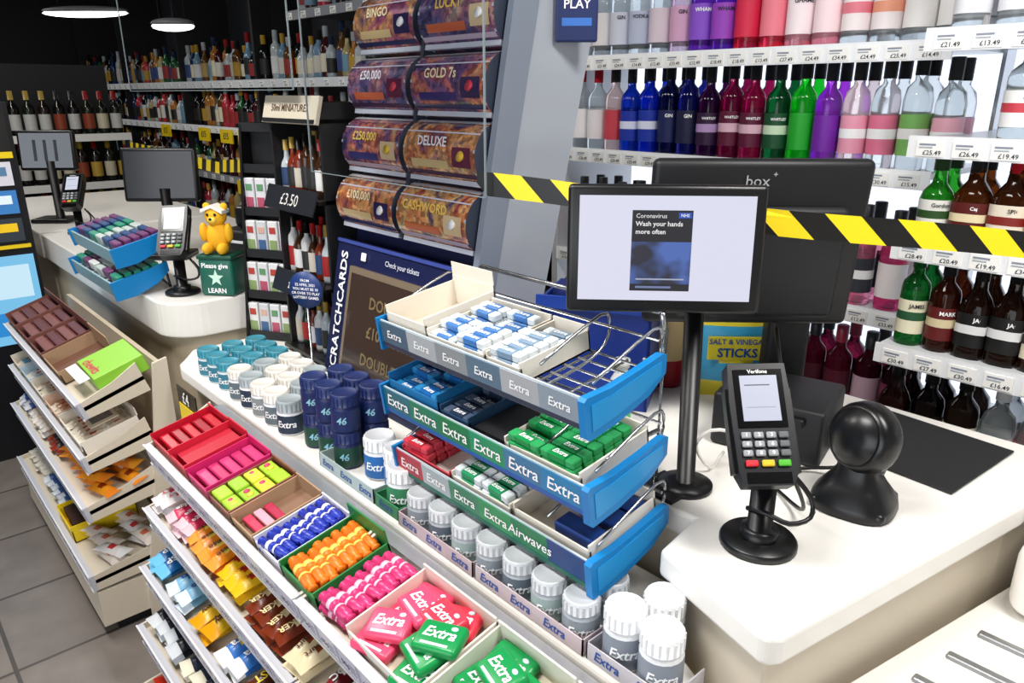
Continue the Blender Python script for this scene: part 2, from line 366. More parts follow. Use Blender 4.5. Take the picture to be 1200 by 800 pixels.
def wrappers(W,M,x0,x1,d,mats,L=.10,Wd=.036,H=.022,layers=2,ang=90,step=.034,zoff=.004,txt=None,tcol=None):
    for la in range(layers):
        x=x0+Wd/2+.003+la*.008
        while x<x1-Wd/2+.004:
            for yy in ([d*.33,d*.75] if d>L*1.5 else [d*.5]):
                Q=M@T(x,yy+U(-.006,.006),zoff+la*H*.8)@Rz(ang+U(-9,9))@Rx(U(-8,8))
                W.pillow(L,Wd,H,random.choice(mats),Q)
                if txt and la==layers-1: W.text(txt,min(Wd*.5,L*.8/len(txt)*1.6),tcol or TXW,Q@T(0,0,H*1.04)@Rz(180)@Rx(-90),.02)
            x+=step
def rolls(W,M,x0,x1,d,m,mw,r=.0105,L=.075,n=8,layers=2,ang=0):
    for la in range(layers):
        for i in range(n):
            y=.02+(d-.035)*i/(n-1)
            Q=M@T((x0+x1)/2+U(-.006,.006),y,r+.004+la*r*1.7)@Rz(ang+U(-7,7))@Ry(90)@T(0,0,-L/2)
            W.lathe([(0,0),(r*.9,0),(r*.5,.006),(r,.010),(r,L*.30,m),(r*1.02,L*.30,mw),(r*1.02,L*.42,mw),(r,L*.42,m),(r,L*.58,m),(r*1.02,L*.58,mw),(r*1.02,L*.64,mw),(r,L*.64,m),(r,L-.010),(r*.5,L-.006),(r*.9,L),(0,L)],m,Q,10)
def gumbag(W,M,col,L=.072,Wd=.052,H=.018,txt='Extra'):
    W.rbox(0,0,H/2,L,Wd,H,.007,col,M,3)
    W.text(txt,.024,TXW,M@T(0,.002,H+.0006)@Rx(-90),.02,0,'CENTER',.25)
    W.box(-L*.3,L*.3,-Wd*.36,-Wd*.28,H,H+.0005,mat('#d8e8f0'),M)
    W.ell((L*.25,Wd*.28,H),(.006,.004,.0012),mat('#d0e8f4'),M,10,4)

RZ=.60
W=B('confectionery_rack')
shv=[(.43,.762,.158,12),(.405,.605,.18,12),(.375,.455,.20,11),(.345,.30,.23,9),(.32,.13,.26,4)]
rackbody(W,-1.735,-.985,RZ,shv,.80); rackbody(W,-.98,-.2,RZ,shv,.80)
W.box(-1.735,-.2,.33,.598,0,.10,CREAM2)
W.box(-1.76,-.36,.586,.6145,.80,.812,mat('#aeb0b4',.3,.6)); W.box(-1.76,-.36,.586,.590,.78,.80,mat('#8a8c90'))
W.build()
W=B('confectionery_packets')
M=T(0,.43,.762)@Rx(12); d=.152
carton(W,M,-1.725,-1.60,d,.04,RED,mat('#a80f24'))
carton(W,M,-1.60,-1.50,d,.045,mat('#c82038'),mat('#a81530'))
W.box(-1.595,-1.505,.02,d-.01,.004,.03,mat('#b81830'),M)
carton(W,M,-1.495,-1.385,d,.04,mat('#cc2468'),mat('#b01852'))
for i in range(5): W.rbox(-1.6625,.03+i*.026,.02,.105,.023,.018,.004,mat(['#b81426','#9c1022'][i%2],.3),M)
for i in range(5): W.rbox(-1.44,.03+i*.026,.02,.092,.023,.016,.004,mat(['#d03a74','#bc2862'][i%2],.3),M)
carton(W,M,-1.38,-1.275,d,.035,mat('#8a5040'),mat('#7a5040'))
for i in range(4):
    for j in range(2):
        c=['#a4cc30','#9cc838','#d8d840','#a4cc30'][i]
        W.rbox(-1.352+j*.05,.026+i*.034,.02+U(0,.004),.046,.03,.026,.004,mat(c,.35),M@T(0,0,0))
        W.ell((-1.362+j*.05,.026+i*.034,.034),(.007,.007,.002),mat('#e8366a',.4),M,10,4); W.ell((-1.345+j*.05,.026+i*.034,.034),(.006,.008,.002),mat('#f4d040',.4),M,10,4)
carton(W,M,-1.27,-1.17,d,.035,CARDB,mat('#8a6a54'))
for i in range(3): W.rbox(-1.22,.03+i*.022,.012,.08,.018,.014,.003,mat(['#d83858','#e8a0b0','#b02848'][i],.35),M)
carton(W,M,-1.165,-1.065,d,.035,mat('#dedcea'),mat('#c8c4dc'))
rolls(W,M,-1.16,-1.07,d,mat('#2c3cae',.3),mat('#e8e8f4'),.0095,.078,8,2,8)
carton(W,M,-1.06,-.94,d,.04,mat('#1f7a38'),mat('#106428'),1.7)
rolls(W,M,-1.055,-.945,d,ORANGE,mat('#f8d060'),.0105,.09,8,2,-6)
rolls(W,M,-.935,-.845,d,mat('#d83a78',.3),mat('#f4c0d4'),.0105,.078,8,2,8)
rolls(W,M,-.935,-.845,d,mat('#d83a78',.3),mat('#f4c0d4'),.0105,.076,6,1,-8)
carton(W,M,-.84,-.665,d+.005,.042,CARD,mat('#d8cdb8'))
carton(W,M,-.66,-.51,d+.005,.042,CARD,mat('#d8cdb8'))
carton(W,M,-.505,-.37,d+.005,.042,CARD,mat('#d8cdb8'))
pk=mat('#e84a70',.3); gr=mat('#12904a',.3); bl=mat('#1a92d0',.3); rd=mat('#e83a50',.3)
for i,(x,y,z,a,c) in enumerate([(-.80,.03,.005,15,pk),(-.80,.08,.007,5,pk),(-.80,.128,.006,8,pk),(-.795,.055,.023,28,pk),(-.785,.105,.025,-10,pk),(-.73,.13,.010,20,rd),(-.73,.09,.008,12,rd),(-.735,.11,.028,-6,rd),(-.70,.03,.006,12,gr),(-.715,.06,.024,-12,gr),
   (-.70,.08,.04,24,gr),(-.62,.03,.006,8,gr),(-.62,.08,.007,-8,gr),(-.615,.13,.007,4,gr),(-.555,.055,.008,14,gr),(-.555,.11,.008,-6,gr),(-.59,.05,.026,22,gr),(-.60,.105,.026,-14,gr),(-.46,.035,.005,10,bl),(-.46,.09,.007,22,bl),(-.455,.13,.007,2,bl),(-.44,.06,.025,-12,bl),(-.44,.115,.027,14,bl)]):
    gumbag(W,M@T(x,y,z)@Rz(a)@Rx(U(-5,7))@Ry(U(-5,5)),c)
def PK(a,b,c): return (mat(a,.28),mat(b,.28),mat(c,.35))
M=T(0,.405,.605)@Rx(12); d=.17
groups2=[(-1.72,-1.62,[PK('#e8e0e0','#e8e0e0','#d83048')],'MILKY',RED),(-1.62,-1.50,[PK('#d83060','#f0c8d0','#c01840')],'Fudge',TXW),(-1.50,-1.34,[PK('#f07818','#f07818','#602010'),PK('#f09020','#e8a040','#f8e060')],'Reese',BROWN),(-1.34,-1.20,[PK('#f2c01c','#f2c01c','#c03018')],'Nut',RED),(-1.20,-1.04,[PK('#6a2a18','#7a3018','#e8d8b0')],'TRACKER',mat('#f0dca0')),(-1.04,-.93,[PK('#e8d8b0','#e8d8b0','#8a4020')],'yoghurt',BROWN),(-.93,-.8,[PK('#601018','#801020','#f0e8e0')],'CHOC',TXW),(-.8,-.4,[PK('#7a3018','#501c10','#e8c880')],'SNACK',YEL)]
for a,b,ms,t,tc in groups2: wrappers(W,M,a,b,d,ms,.10,.04,.028,2,90,.036,.004,t,tc)
M=T(0,.375,.455)@Rx(11)
groups3=[(-1.72,-1.58,[PK('#1868a8','#70c0e8','#f4e020')],'CRISP',TXW),(-1.58,-1.44,[PK('#80b8d8','#e0f0f8','#2868a8')],'coco',DBLUE),(-1.44,-1.30,[PK('#e8b820','#e8a010','#f8f0c0')],'Honey',BROWN),(-1.30,-1.18,[PK('#3878c8','#f0f0f0','#e8c020')],'Extra',TXW),(-1.18,-1.0,[PK('#4a2414','#5a2c14','#e8d0a0')],'BOOST',YEL),(-1.0,-.8,[PK('#7a1820','#7a1820','#f0e0d0')],'DARK',TXW),(-.8,-.4,[ORANGE],None,None)]
for a,b,ms,t,tc in groups3: wrappers(W,M,a,b,.19,ms,.12,.05,.03,2,90,.046,.004,t,tc)
M=T(0,.345,.30)@Rx(9)
for a,b,ms in [(-1.72,-1.5,[PK('#20242c','#d8dce0','#6080a8')]),(-1.5,-1.3,[PK('#283040','#f0e8d0','#8a4020')]),(-1.3,-1.0,[PK('#602818','#e0a040','#f0e0c0')]),(-1.0,-.5,[RED])]: wrappers(W,M,a,b,.22,ms,.12,.05,.03,2,90,.046)
M=T(0,.32,.13)@Rx(4)
for a,b,ms in [(-1.72,-1.4,[PK('#f0b818','#c83018','#f0f0f0')]),(-1.4,-.5,[PK('#3060a0','#e0e0e8','#f0e060')])]: wrappers(W,M,a,b,.25,ms,.13,.06,.035,1,90,.056)
W.build()

W=B('confectionery_rack')
shv=[(.385,.735,.17,18),(.37,.575,.18,14),(.35,.425,.21,12),(.33,.205,.25,6)]
rackbody(W,-3.2,-2.175,.585,shv,.82)
W.box(-3.2,-2.175,.33,.585,.04,.16,CREAM); W.box(-3.18,-2.2,.37,.585,0,.04,DBLK)
W.prism([(.615,0),(.615,.83),(.575,.82),(.53,.45),(.46,.1),(.46,0)],-2.175,-2.165,CREAM,'x')
W.build()
W=B('confectionery_packets')
M=T(0,.385,.735)@Rx(18); d=.165
mar=mat('#74463c',.6)
for a,b in ((-3.19,-3.0),(-2.995,-2.80),(-2.795,-2.60)):
    carton(W,M,a,b,d,.05,mar,mat('#3c1a20'),1.6); W.box(a+.006,b-.006,.02,d-.02,.004,.03,mat('#7a4440'),M)
    for i in range(4): W.rbox((a+b)/2,.035+i*.035,.038,(b-a)*.85,.028,.014,.004,mat(['#7a4a48','#5c3038'][i%2],.35),M)
    W.text('pure',.03,mat('#e8d0b8'),M@T(a+.1,.003,.02),.01)
carton(W,M,-2.595,-2.39,d,.045,CARDB,mat('#6a4838'),1.7)
lg=mat('#8cc83c',.4)
W.rbox(-2.28,.09,.03,.19,.14,.05,.003,lg,M@Rz(-1)); W.text('chewits',.04,mat('#c81c50'),M@T(-2.28,.08,.0556)@Rx(-90),.02); W.rbox(-2.28,.04,.0555,.16,.03,.002,.001,mat('#f4e8f0'),M); W.text('Strawberry',.018,mat('#c81c50'),M@T(-2.28,.0185,.03),.01)
M=T(0,.37,.575)@Rx(14)
for a,b,c,c2 in ((-3.19,-3.03,'#d8d0c0','#60a8c8'),(-3.02,-2.86,'#b0c8d8','#d0d8e0'),(-2.85,-2.66,'#d8d0c4','#c8b8a0'),(-2.65,-2.47,'#d8b8a0','#c8946c'),(-2.46,-2.2,'#e4dccf','#d0c0a8')):
    carton(W,M,a,b,.17,.05,mat(c,.6),mat(c2,.6),1.5)
    wrappers(W,M,a,b,.165,[PK(c2,'#e8e0d0','#b04830')],.09,.03,.02,1,90,.03)
W.box(-2.4,-2.24,.05,.13,.056,.06,mat('#d8c8b0'),M)
for i in range(14): W.box(-2.38+i*.009,-2.376+i*.009,.06,.12,.06,.061,TXD,M)
M=T(0,.35,.425)@Rx(12)
wrappers(W,M,-3.18,-3.0,.19,[PK('#3858a0','#d8d8e0','#e8e8f0')],.1,.04,.025,2,90,.038)
wrappers(W,M,-3.0,-2.75,.19,[PK('#d8c0a0','#e0d8d0','#8a3020')],.1,.04,.025,2,90,.038)
wrappers(W,M,-2.75,-2.55,.19,[PK('#3a3034','#8a3020','#e8e0d0')],.1,.04,.025,1,90,.038)
wrappers(W,M,-2.55,-2.2,.19,[PK('#e88424','#f0a030','#e8e0d0'),PK('#e8941c','#e88420','#903010')],.12,.045,.03,2,20,.06)
M=T(0,.33,.205)@Rx(6)
wrappers(W,M,-3.18,-2.9,.22,[PK('#d8d0c0','#e8e0d0','#b04028')],.1,.045,.025,2,90,.042)
wrappers(W,M,-2.9,-2.62,.22,[PK('#3860a0','#d8e0e8','#e8e8f0')],.1,.045,.025,2,90,.042)
carton(W,M,-2.6,-2.42,.2,.06,YEL,mat('#c89818'),1.3); W.box(-2.58,-2.44,.02,.18,.03,.055,mat('#3c2418'),M); W.text('NUTTY',.035,YEL,M@T(-2.51,.09,.0565)@Rx(-90),.02)
wrappers(W,M,-2.41,-2.2,.22,[PK('#e0dcd8','#e8e8e8','#c83038'),PK('#dcd0c4','#e8dcd0','#c86848')],.12,.05,.025,2,15,.07)
W.build()

# ---------- tubs on ledge
def tub(W,x,y,z,body,lid,lab,txt='Extra',yaw=42,r=.031,H=.085,lt=None):
    M=T(x,y,z)
    W.lathe([(0,0),(r*.93,0),(r,.004),(r,H*.62),(r*.9,H*.68),(r*.9,H*.7)],body,M,18)
    W.lathe([(r*1.012,H*.06),(r*1.012,H*.60)],lab,M,18)
    W.lathe([(r*.97,H*.7),(r*.97,H*.7),(r*.97,H*.96),(r*.9,H),(r*.86,H),(r*.82,H*.98),(0,H*.98)],lid,M,18)
    for i in range(18):
        W.box(r*.96,r*1.0,-.0015,.0015,H*.72,H*.94,lid,M@Rz(i*20))
    if txt: W.text(txt,r*.72,lt or TXW,M@Rz(yaw)@T(0,0,H*.34),.02,r*1.03,'CENTER',.2)
z0=LZ+.0005
W=B('chewing_gum_tubs')
wt=mat('#e6e8ea',.3); sil=mat('#c4c8cc',.3); gray=mat('#aab0b6',.35)
for i in range(3):
    for j in range(3): tub(W,-1.96+i*.067,.665+j*.067,z0,mat('#d0dade'),mat('#3a8a9e',.35),mat('#3a8096'),'Extra' if j==0 else None,42,.029,.074)
for i in range(5):
    for j in range(3): tub(W,-1.74+i*.067,.66+j*.067,z0,wt,mat(['#dcd8d0','#9aa4a8','#dcd8d0'][(i+j)%3]),mat(['#687880','#2c3c50','#909a9c'][i%3]),'Extra' if j==0 else None,42,.030,.080)
for i in range(3):
    for j in range(2):
        for kz in range(2): tub(W,-1.375+i*.064,.675+j*.066,z0+kz*.08,mat('#16245a'),mat('#1a2a5e'),mat('#14285e') if kz else mat('#1c4838'),'46',42,.029,.080,mat('#90c8d8'))
for i in range(2): tub(W,-1.165+i*.072,.70,z0,wt,wt,mat('#2c70b8'),'Extra',42,.032,.088)
tub(W,-1.03,.665,z0,wt,wt,mat('#3c8a60'),'Extra',42,.032,.088)
for i in range(7):
    for j in range(2): tub(W,-.955+i*.063,.653+j*.062,z0,gray,sil,mat(['#8c949c','#5c6874','#9cb0ac'][i%3]),'Extra' if j==0 else None,42,.027,.068)
tub(W,-.505,.66,z0,wt,wt,mat('#8c94a0'),'Extra',40,.029,.088); tub(W,-.445,.66,z0,wt,wt,mat('#8c94a0'),'Extra',40,.029,.088)
tub(W,-.484,.716,z0,wt,wt,mat('#8c94a0'),'Extra',40,.029,.088)
W.build()
W=B('gum_display_trays')
def tray(x0,x1,y0,y1,c,h=.026):
    m=mat(c,.5)
    W.box(x0,x1,y0,y0+.002,z0,z0+h,m); W.box(x0,x0+.002,y0,y1,z0,z0+h,m); W.box(x1-.002,x1,y0,y1,z0,z0+h,m)
    x=x0+.035
    while x<x1-.02: W.text('Extra',.02,DBLUE,T(x,y0-.0006,z0+h/2),.02,0,'CENTER',.2); x+=.07
tray(-1.28,-1.075,.626,.80,'#b0c0c0',.03); tray(-1.07,-.99,.626,.77,'#3a8a5c'); tray(-.988,-.78,.622,.755,'#c4b0b4'); tray(-.775,-.545,.622,.755,'#c8b8bc'); tray(-.54,-.405,.624,.70,'#c4c0c6')
W.build()
W=B('price_card'); W.M=T(-2.02,.612,.72)@Rz(0)
W.box(-.07,.07,-.004,0,-.07,.05,mat('#2c2418')); W.box(-.06,.06,-.006,-.004,-.06,.0,YEL); W.text('£4',.05,TXW,T(0,-.0065,.025)); W.build()

# ---------- gum tower
W=B('gum_wire_rack')
TL=8
def cheek(M,x):
    pr=[(-.012,-.03),(-.006,-.036),(.05,-.034),(.12,-.022),(.158,-.002),(.162,.026),(.152,.030),(.10,.026),(.04,.024),(-.006,.028),(-.012,.024)]
    W.prism(pr,x,x+.012,BLUE,'x',M)
    W.prism([(.0,.016),(.04,.014),(.10,.018),(.148,.020),(.146,-.0),(.1,-.014),(.04,-.022),(.0,-.024)],x+.012,x+.0135,mat('#2290d0',.3),'x',M)
tiers=[(.672,1.152,-1.075,-.60,'a'),(.668,1.030,-1.07,-.585,'b'),(.662,.925,-1.03,-.57,'c')]
for (y,z,x0,x1,kd) in tiers:
    M=T(0,y,z)@Rx(TL)
    for yy in (.0,.03,.06,.09,.12,.15): W.cyl(M@Vector((x0,yy,0)),M@Vector((x1,yy,0)),.0022,STEEL,6)
    for i in range(9):
        xx=x0+(x1-x0)*i/8; W.cyl(M@Vector((xx,0,-.002)),M@Vector((xx,.16,-.002)),.0022,STEEL,6)
    W.cyl(M@Vector((x0,.16,.045)),M@Vector((x1,.16,.045)),.0025,STEEL,6)
    for xx in (x0,x1-.002,x1-.10): W.tube([M@Vector((xx,0,0)),M@Vector((xx,.10,.0)),M@Vector((xx,.155,.015)),M@Vector((xx,.17,.045)),M@Vector((xx,.15,.065)),M@Vector((xx,.02,.035))],.0025,STEEL)
    W.box(x0,x1,-.006,-.003,-.024,.026,mat('#b8c4cc',.35),M)
    cheek(M,x1); W.prism([(-.012,-.03),(.05,-.034),(.12,-.02),(.12,.03),(-.012,.03)],x0-.006,x0,BLUE,'x',M)
    n=6; seg={'a':['#4a6478','#a8b0b4','#8a9296','#5a7488','#a8acb0','#8a98a4'],'b':['#1f6a7c','#1c7a60','#157a48','#209064','#3a7aa0','#1c80b0'],'c':['#b02c3c','#a8b4b8','#3a8060','#2a9058','#1c7a50','#18407a']}[kd]
    w=(x1-x0)/n
    for i in range(n):
        W.box(x0+i*w,x0+(i+1)*w,-.0075,-.006,-.022,.024,mat(seg[i],.35),M)
    W.box(x0,x1,-.0082,-.0075,-.022,-.014,mat({'a':'#303a4c','b':'#1858a0','c':'#186050'}[kd],.35),M)
    ts=['Extra']*6 if kd!='c' else ['Extra','Extra','Extra','Extra','Airwaves','']
    for i in range(n):
        if ts[i]: W.text(ts[i],{'a':.020,'b':.030,'c':.025}[kd],TXW,M@T(x0+(i+.5)*w,-.0085,.004),.01,0,'CENTER',.2)
for x in (-1.03,-.62):
    W.tube([(x,.865,.95),(x,.865,1.22),(x,.855,1.25)],.005,STEEL,8)
    W.box(x-.03,x+.04,.855,.93,.95,.956,DBLK)
W.tube([(-1.03,.855,1.25),(-.62,.855,1.25)],.004,STEEL,8)
for z,y in ((1.185,.83),(1.06,.825),(.958,.825)):
    for x in (-1.03,-.62): W.cyl((x,y-.01,z),(x,.865,z),.004,STEEL,6)
W.build()
W=B('chewing_gum_packets')
def gumpack(M,c1,c2,L=.066,w=.019,h=.0125):
    W.rbox(0,0,h/2,L*.5,w,h,.002,c1,M,1); W.rbox(-L*.37,0,h/2,L*.25,w,h,.002,c2,M,1); W.rbox(L*.37,0,h/2,L*.25,w,h,.002,c2,M,1)
    W.text('Extra',.0125,TXW,M@T(0,0,h+.0005)@Rx(-90),.02,0,'CENTER',.2)
def gumblock(M,x0,x1,c1,c2,ny=6,nz=3,box=CARD,d=.15,bh=.035,ins=CARD):
    carton(W,M,x0,x1,d,bh,box,ins,1.2,.004)
    n=max(1,int((x1-x0-.006)/.068))
    for a in range(n):
        for i in range(ny):
            for kz in range(nz):
                if kz==nz-1 and R()<.25: continue
                gumpack(M@T(x0+.004+.0345+a*.069+U(-.001,.001),.016+i*.0215+U(-.001,.001),.005+kz*.013)@Rz(U(-4,4)),c1,c2)
M=T(0,.672,1.152)@Rx(TL)
wg=mat('#d4dce0',.3); 
carton(W,M,-1.07,-.955,.16,.05,CARD,mat('#c9bfae'),1.2)
W.box(-1.07,-.955,.158,.16,.05,.085,CARD,M@T(0,0,0))
gumblock(M,-.95,-.805,mat('#3c74b4',.3),wg,6,3)
gumblock(M,-.80,-.725,mat('#7a94ac',.3),wg,6,3)
M=T(0,.668,1.030)@Rx(TL)
gumblock(M,-1.065,-.92,mat('#1460a4',.3),mat('#2880b8',.3),6,3,mat('#1c70a8'),.15,.05)
gumblock(M,-.915,-.84,mat('#203048',.3),mat('#48566c',.3),5,2,mat('#284868'))
W.box(-.835,-.76,.01,.14,.002,.02,DBLK,M)
gumblock(M,-.755,-.60,mat('#0e8844',.3),mat('#2c9c58',.3),6,3,CARD,.150)
M=T(0,.662,.925)@Rx(TL)
gumblock(M,-1.025,-.885,mat('#c02838',.3),mat('#d04050',.3),6,3,mat('#c84050'),.14,.03)
gumblock(M,-.88,-.735,mat('#2a9060',.3),wg,6,3,CARD,.14)
carton(W,M,-.73,-.575,.15,.04,CARD,mat('#d8cfc0'),1.3)
for i in range(3): W.rbox(-.62,.04+i*.04,.022,.08,.034,.02,.003,mat('#1a3c80',.3),M@Rz(U(-1,1)))
W.build()

# ---------- scratchcard display
W=B('scratchcard_dispenser')
X0,X1=-1.70,-1.175
Mq=T(0,.955,1.235)@Rx(-11)
W.box(X0-.01,X1+.01,.05,.07,-.41,.75,NAVY,Mq)
SP=mat('#b2b8c2',.14)
W.prism([(.05,-.405),(.19,-.405),(.245,.75),(.07,.75)],X1+.01,X1+.02,SP,'x',Mq)
W.prism([(.0,-.30),(.05,-.405),(.07,.75),(.0,.75)],X1+.005,X1+.022,mat('#8a93a2',.3),'x',Mq)
W.prism([(.05,-.405),(.19,-.405),(.245,.75),(.07,.75)],X0-.02,X0-.01,mat('#2a3040',.4),'x',Mq)
W.box((X0+X1)/2-.006,(X0+X1)/2+.006,.0,.05,0,.72,mat('#3a4050',.3),Mq)
cols=[['#3a3668','#b06040','#d8a068','#5c3c6c'],['#503058','#a04c70','#c89058','#383870'],['#383860','#6c4c7c','#c06858','#d0b088'],['#803450','#c07048','#d8ac70','#483c70'],['#30305c','#585080','#a06878','#b8a498']]
hh=.139
for rrow in range(5):
    for c in range(2):
        a=X0+.004 if c==0 else (X0+X1)/2+.01; b=(X0+X1)/2-.01 if c==0 else X1-.002
        zc=.065+rrow*hh; rd=.064
        pm=foil(cols[(rrow*2+c*3)%5],'%d%d'%(rrow,c))
        vs=[];n=16
        for xx in (a,b):
            for i in range(n+1):
                an=math.radians(-100+i*200/n); vs.append((xx,.035-math.cos(an)*rd,zc+math.sin(an)*rd*1.05))
        fs=[(i,n+1+i,n+2+i,i+1) for i in range(n)]
        fs2=[tuple(range(n+1)),tuple(range(2*n+1,n,-1))]
        W.add(vs,fs,pm,True,Mq); W.add(vs,fs2,mat('#3a4050',.3),False,Mq)
        def band(x_0,x_1,a0,a1,m,rr=1.012):
            v=[];nn=4
            for xx in (x_0,x_1):
                for i in range(nn+1):
                    an=math.radians(a0+(a1-a0)*i/nn); v.append((xx,.035-math.cos(an)*rd*rr,zc+math.sin(an)*rd*1.05*rr))
            W.add(v,[(i,nn+1+i,nn+2+i,i+1) for i in range(nn)],m,True,Mq)
        band(a+.004,b-.004,-52,-42,mat(['#2c3058','#b8a8b8','#3c2848'][(rrow+c)%3],.15))
        band(a+.03,b-.09,-35,-20,mat(['#c8b080','#38306a','#c06040'][(rrow+c*2)%3],.15))
        band(b-.075,b-.015,-30,5,mat(['#2c2450','#d0b890','#602440'][(rrow+c)%3],.15))
        band(a,b,58,70,mat('#e4e4ec',.1))
        band(a,b,30,33,mat('#c8c8d8',.1)); band(a,a+.006,-80,80,mat('#b8bcc8',.15)); band(b-.006,b,-80,80,mat('#b8bcc8',.15))
        tx=['£100,000','CASHWORD','£250,000','DELUXE','£50,000','GOLD 7s','BINGO','LUCKY','£1 MILLION','£70,000'][rrow*2+c]
        W.text(tx,.028,mat(['#f0e0b8','#e8c860','#e8e8f0'][(rrow+c)%3],.3),Mq@T((a+b)/2-.02,.035-rd*1.03,zc+.014)@Rx(0),.02)
        W.lathe([(0,0),(.011,0),(.011,.004),(0,.004)],mat(['#e4e4e4','#d0a830','#c03048'][(rrow)%3]),Mq@T(b-.045,.035-rd*.98,zc-.012)@Rx(80),12)
        W.box(a,b,.035-rd*.55,.035-rd*.4,zc-rd*1.06,zc-rd*.9,mat('#c8ccd8',.2),Mq)
Ml=T(0,.862,LZ)@Rx(-12)
W.box(X0,X1,0,.02,0,.385,NAVY,Ml)
W.box(X0,X1,-.004,0,.377,.385,mat('#384890'),Ml)
W.text('SCRATCHCARDS',.042,TXW,Ml@T(X0+.042,-.003,.195)@Ry(-90),.02)
W.box(X0+.085,X1-.08,-.012,0,.03,.325,mat('#8a7a66',.35,.3),Ml)
W.box(X0+.10,X1-.095,-.014,-.012,.045,.31,mat('#3c2e28',.12),Ml)
for i,t in enumerate(['DOUBLE','£100,000','DOUBLER']): W.text(t,.04,mat('#7a6848',.4),Ml@T((X0+X1)/2+.01,-.0155,.25-i*.07),.02)
W.text('Check your tickets',.018,mat('#c8ccd8'),Ml@T((X0+X1)/2+.03,-.003,.352),.012)
W.rbox(X0+.13,-.004,.353,.02,.004,.02,.002,TXW,Ml)
W.M=T(X0+.015,.83,1.085)@Rz(30)
W.lathe([(0,0),(.047,0),(.047,.004),(0,.004)],mat('#1c3670'),Rx(90),24)
for i,t in enumerate(['FROM','22 APRIL 2021','YOU MUST BE 18','OR OVER TO PLAY','LOTTERY GAMES']): W.text(t,.0095,TXW,T(0,-.0048,.024-i*.011),.012)
W.cyl((0,0,-.03),(0,.0,-.255),.003,STEEL,6)
W.build()
W=B('hanging_sign'); W.M=T(-1.12,1.19,1.66)@Rz(45)
W.rbox(0,0,.2,.085,.02,.42,.004,mat('#1c2a5a'),None,2); W.text('PLAY',.024,TXW,T(0,-.0105,.06),.01); W.box(-.03,.03,-.011,-.0105,.02,.035,mat('#3a70c0'))
W.cyl((0,0,.4),(0,0,1.04),.003,STEEL,6); W.build()

# ---------- small goods stand
W=B('vape_display_stand')
W.M=T(-2.13,.955,LZ)@Rz(30)
W.box(-.10,.10,.07,.085,0,.64,DBLK)
for x in (-.10,.092): W.prism([(-.045,0),(.085,0),(.085,.64),(.03,.64)],x,x+.008,BLACK,'x')
for r in range(5):
    z=.01+r*.125; yo=-.035+r*.015
    W.box(-.1,.1,yo,.07,z-.006,z,BLACK); W.box(-.098,.098,yo-.004,yo,z-.008,z+.018,DBLK)
    if r<4:
      for i in range(5):
        c=random.choice([('#d8d8dc','#b05068','#609068'),('#e0e0e0','#8aa068','#b04038'),('#c8ccd0','#40608a','#d0a898')])
        W.rbox(-.078+i*.039,yo+.018,z+.052,.034,.022,.10,.002,mat(c[0],.35),None,1)
        W.rbox(-.078+i*.039,yo+.0065,z+.03,.026,.002,.032,.0008,mat(c[1],.4),None,1); W.rbox(-.078+i*.039,yo+.0065,z+.075,.022,.002,.02,.0008,mat(c[2],.4),None,1)
W.box(-.1,.1,.03,.085,.62,.645,DBLK)
W.build()
W=B('miniature_spirits_stand')
x0,x1=-2.02,-1.735; y0=.91
W.box(x0,x1,y0+.2,y0+.22,LZ,1.53,DBLK)
for x in (x0,x1-.01): W.box(x,x+.01,y0+.02,y0+.2,LZ,1.53,DBLK)
for r,z in enumerate((LZ+.02,1.06,1.29)):
    W.box(x0,x1,y0,y0+.2,z-.01,z,BLACK)
    for j in range(2):
        for i in range(7):
            bottle(W,x0+.025+i*.039,y0+.05+j*.07,z,mat(random.choice(['#382010','#c8c8c8','#702818','#1c301c','#b0b8bc','#101010']),.12),mat(random.choice(['#c8c0b0','#282828','#a02020','#e0e0e0','#284068']),.5),mat(random.choice(['#101010','#a02020','#a88c40']),.4),U(.14,.165),.018,random.choice((0,1,3)),None,10)
for z,t in ((1.28,'£3.50'),(1.045,'£3.00')):
    Mx=T((x0+x1)/2,y0-.008,z)@Rx(-20)
    W.box(-.14,.14,-.004,0,-.03,.035,mat('#22242a',.3),Mx); W.text(t,.045,mat('#d8d6d0'),Mx@T(0,-.0048,.0),.0)
Mx=T((x0+x1)/2,y0+.02,1.505)@Rx(-15)
W.box(-.15,.15,-.01,0,-.03,.04,mat('#c4bba8',.5),Mx); W.text('50ml MINIATURES',.026,mat('#5a4030'),Mx@T(0,-.011,.008),.01)
W.box(x0,x1,y0,y0+.2,1.48,1.49,DBLK)
W.build()

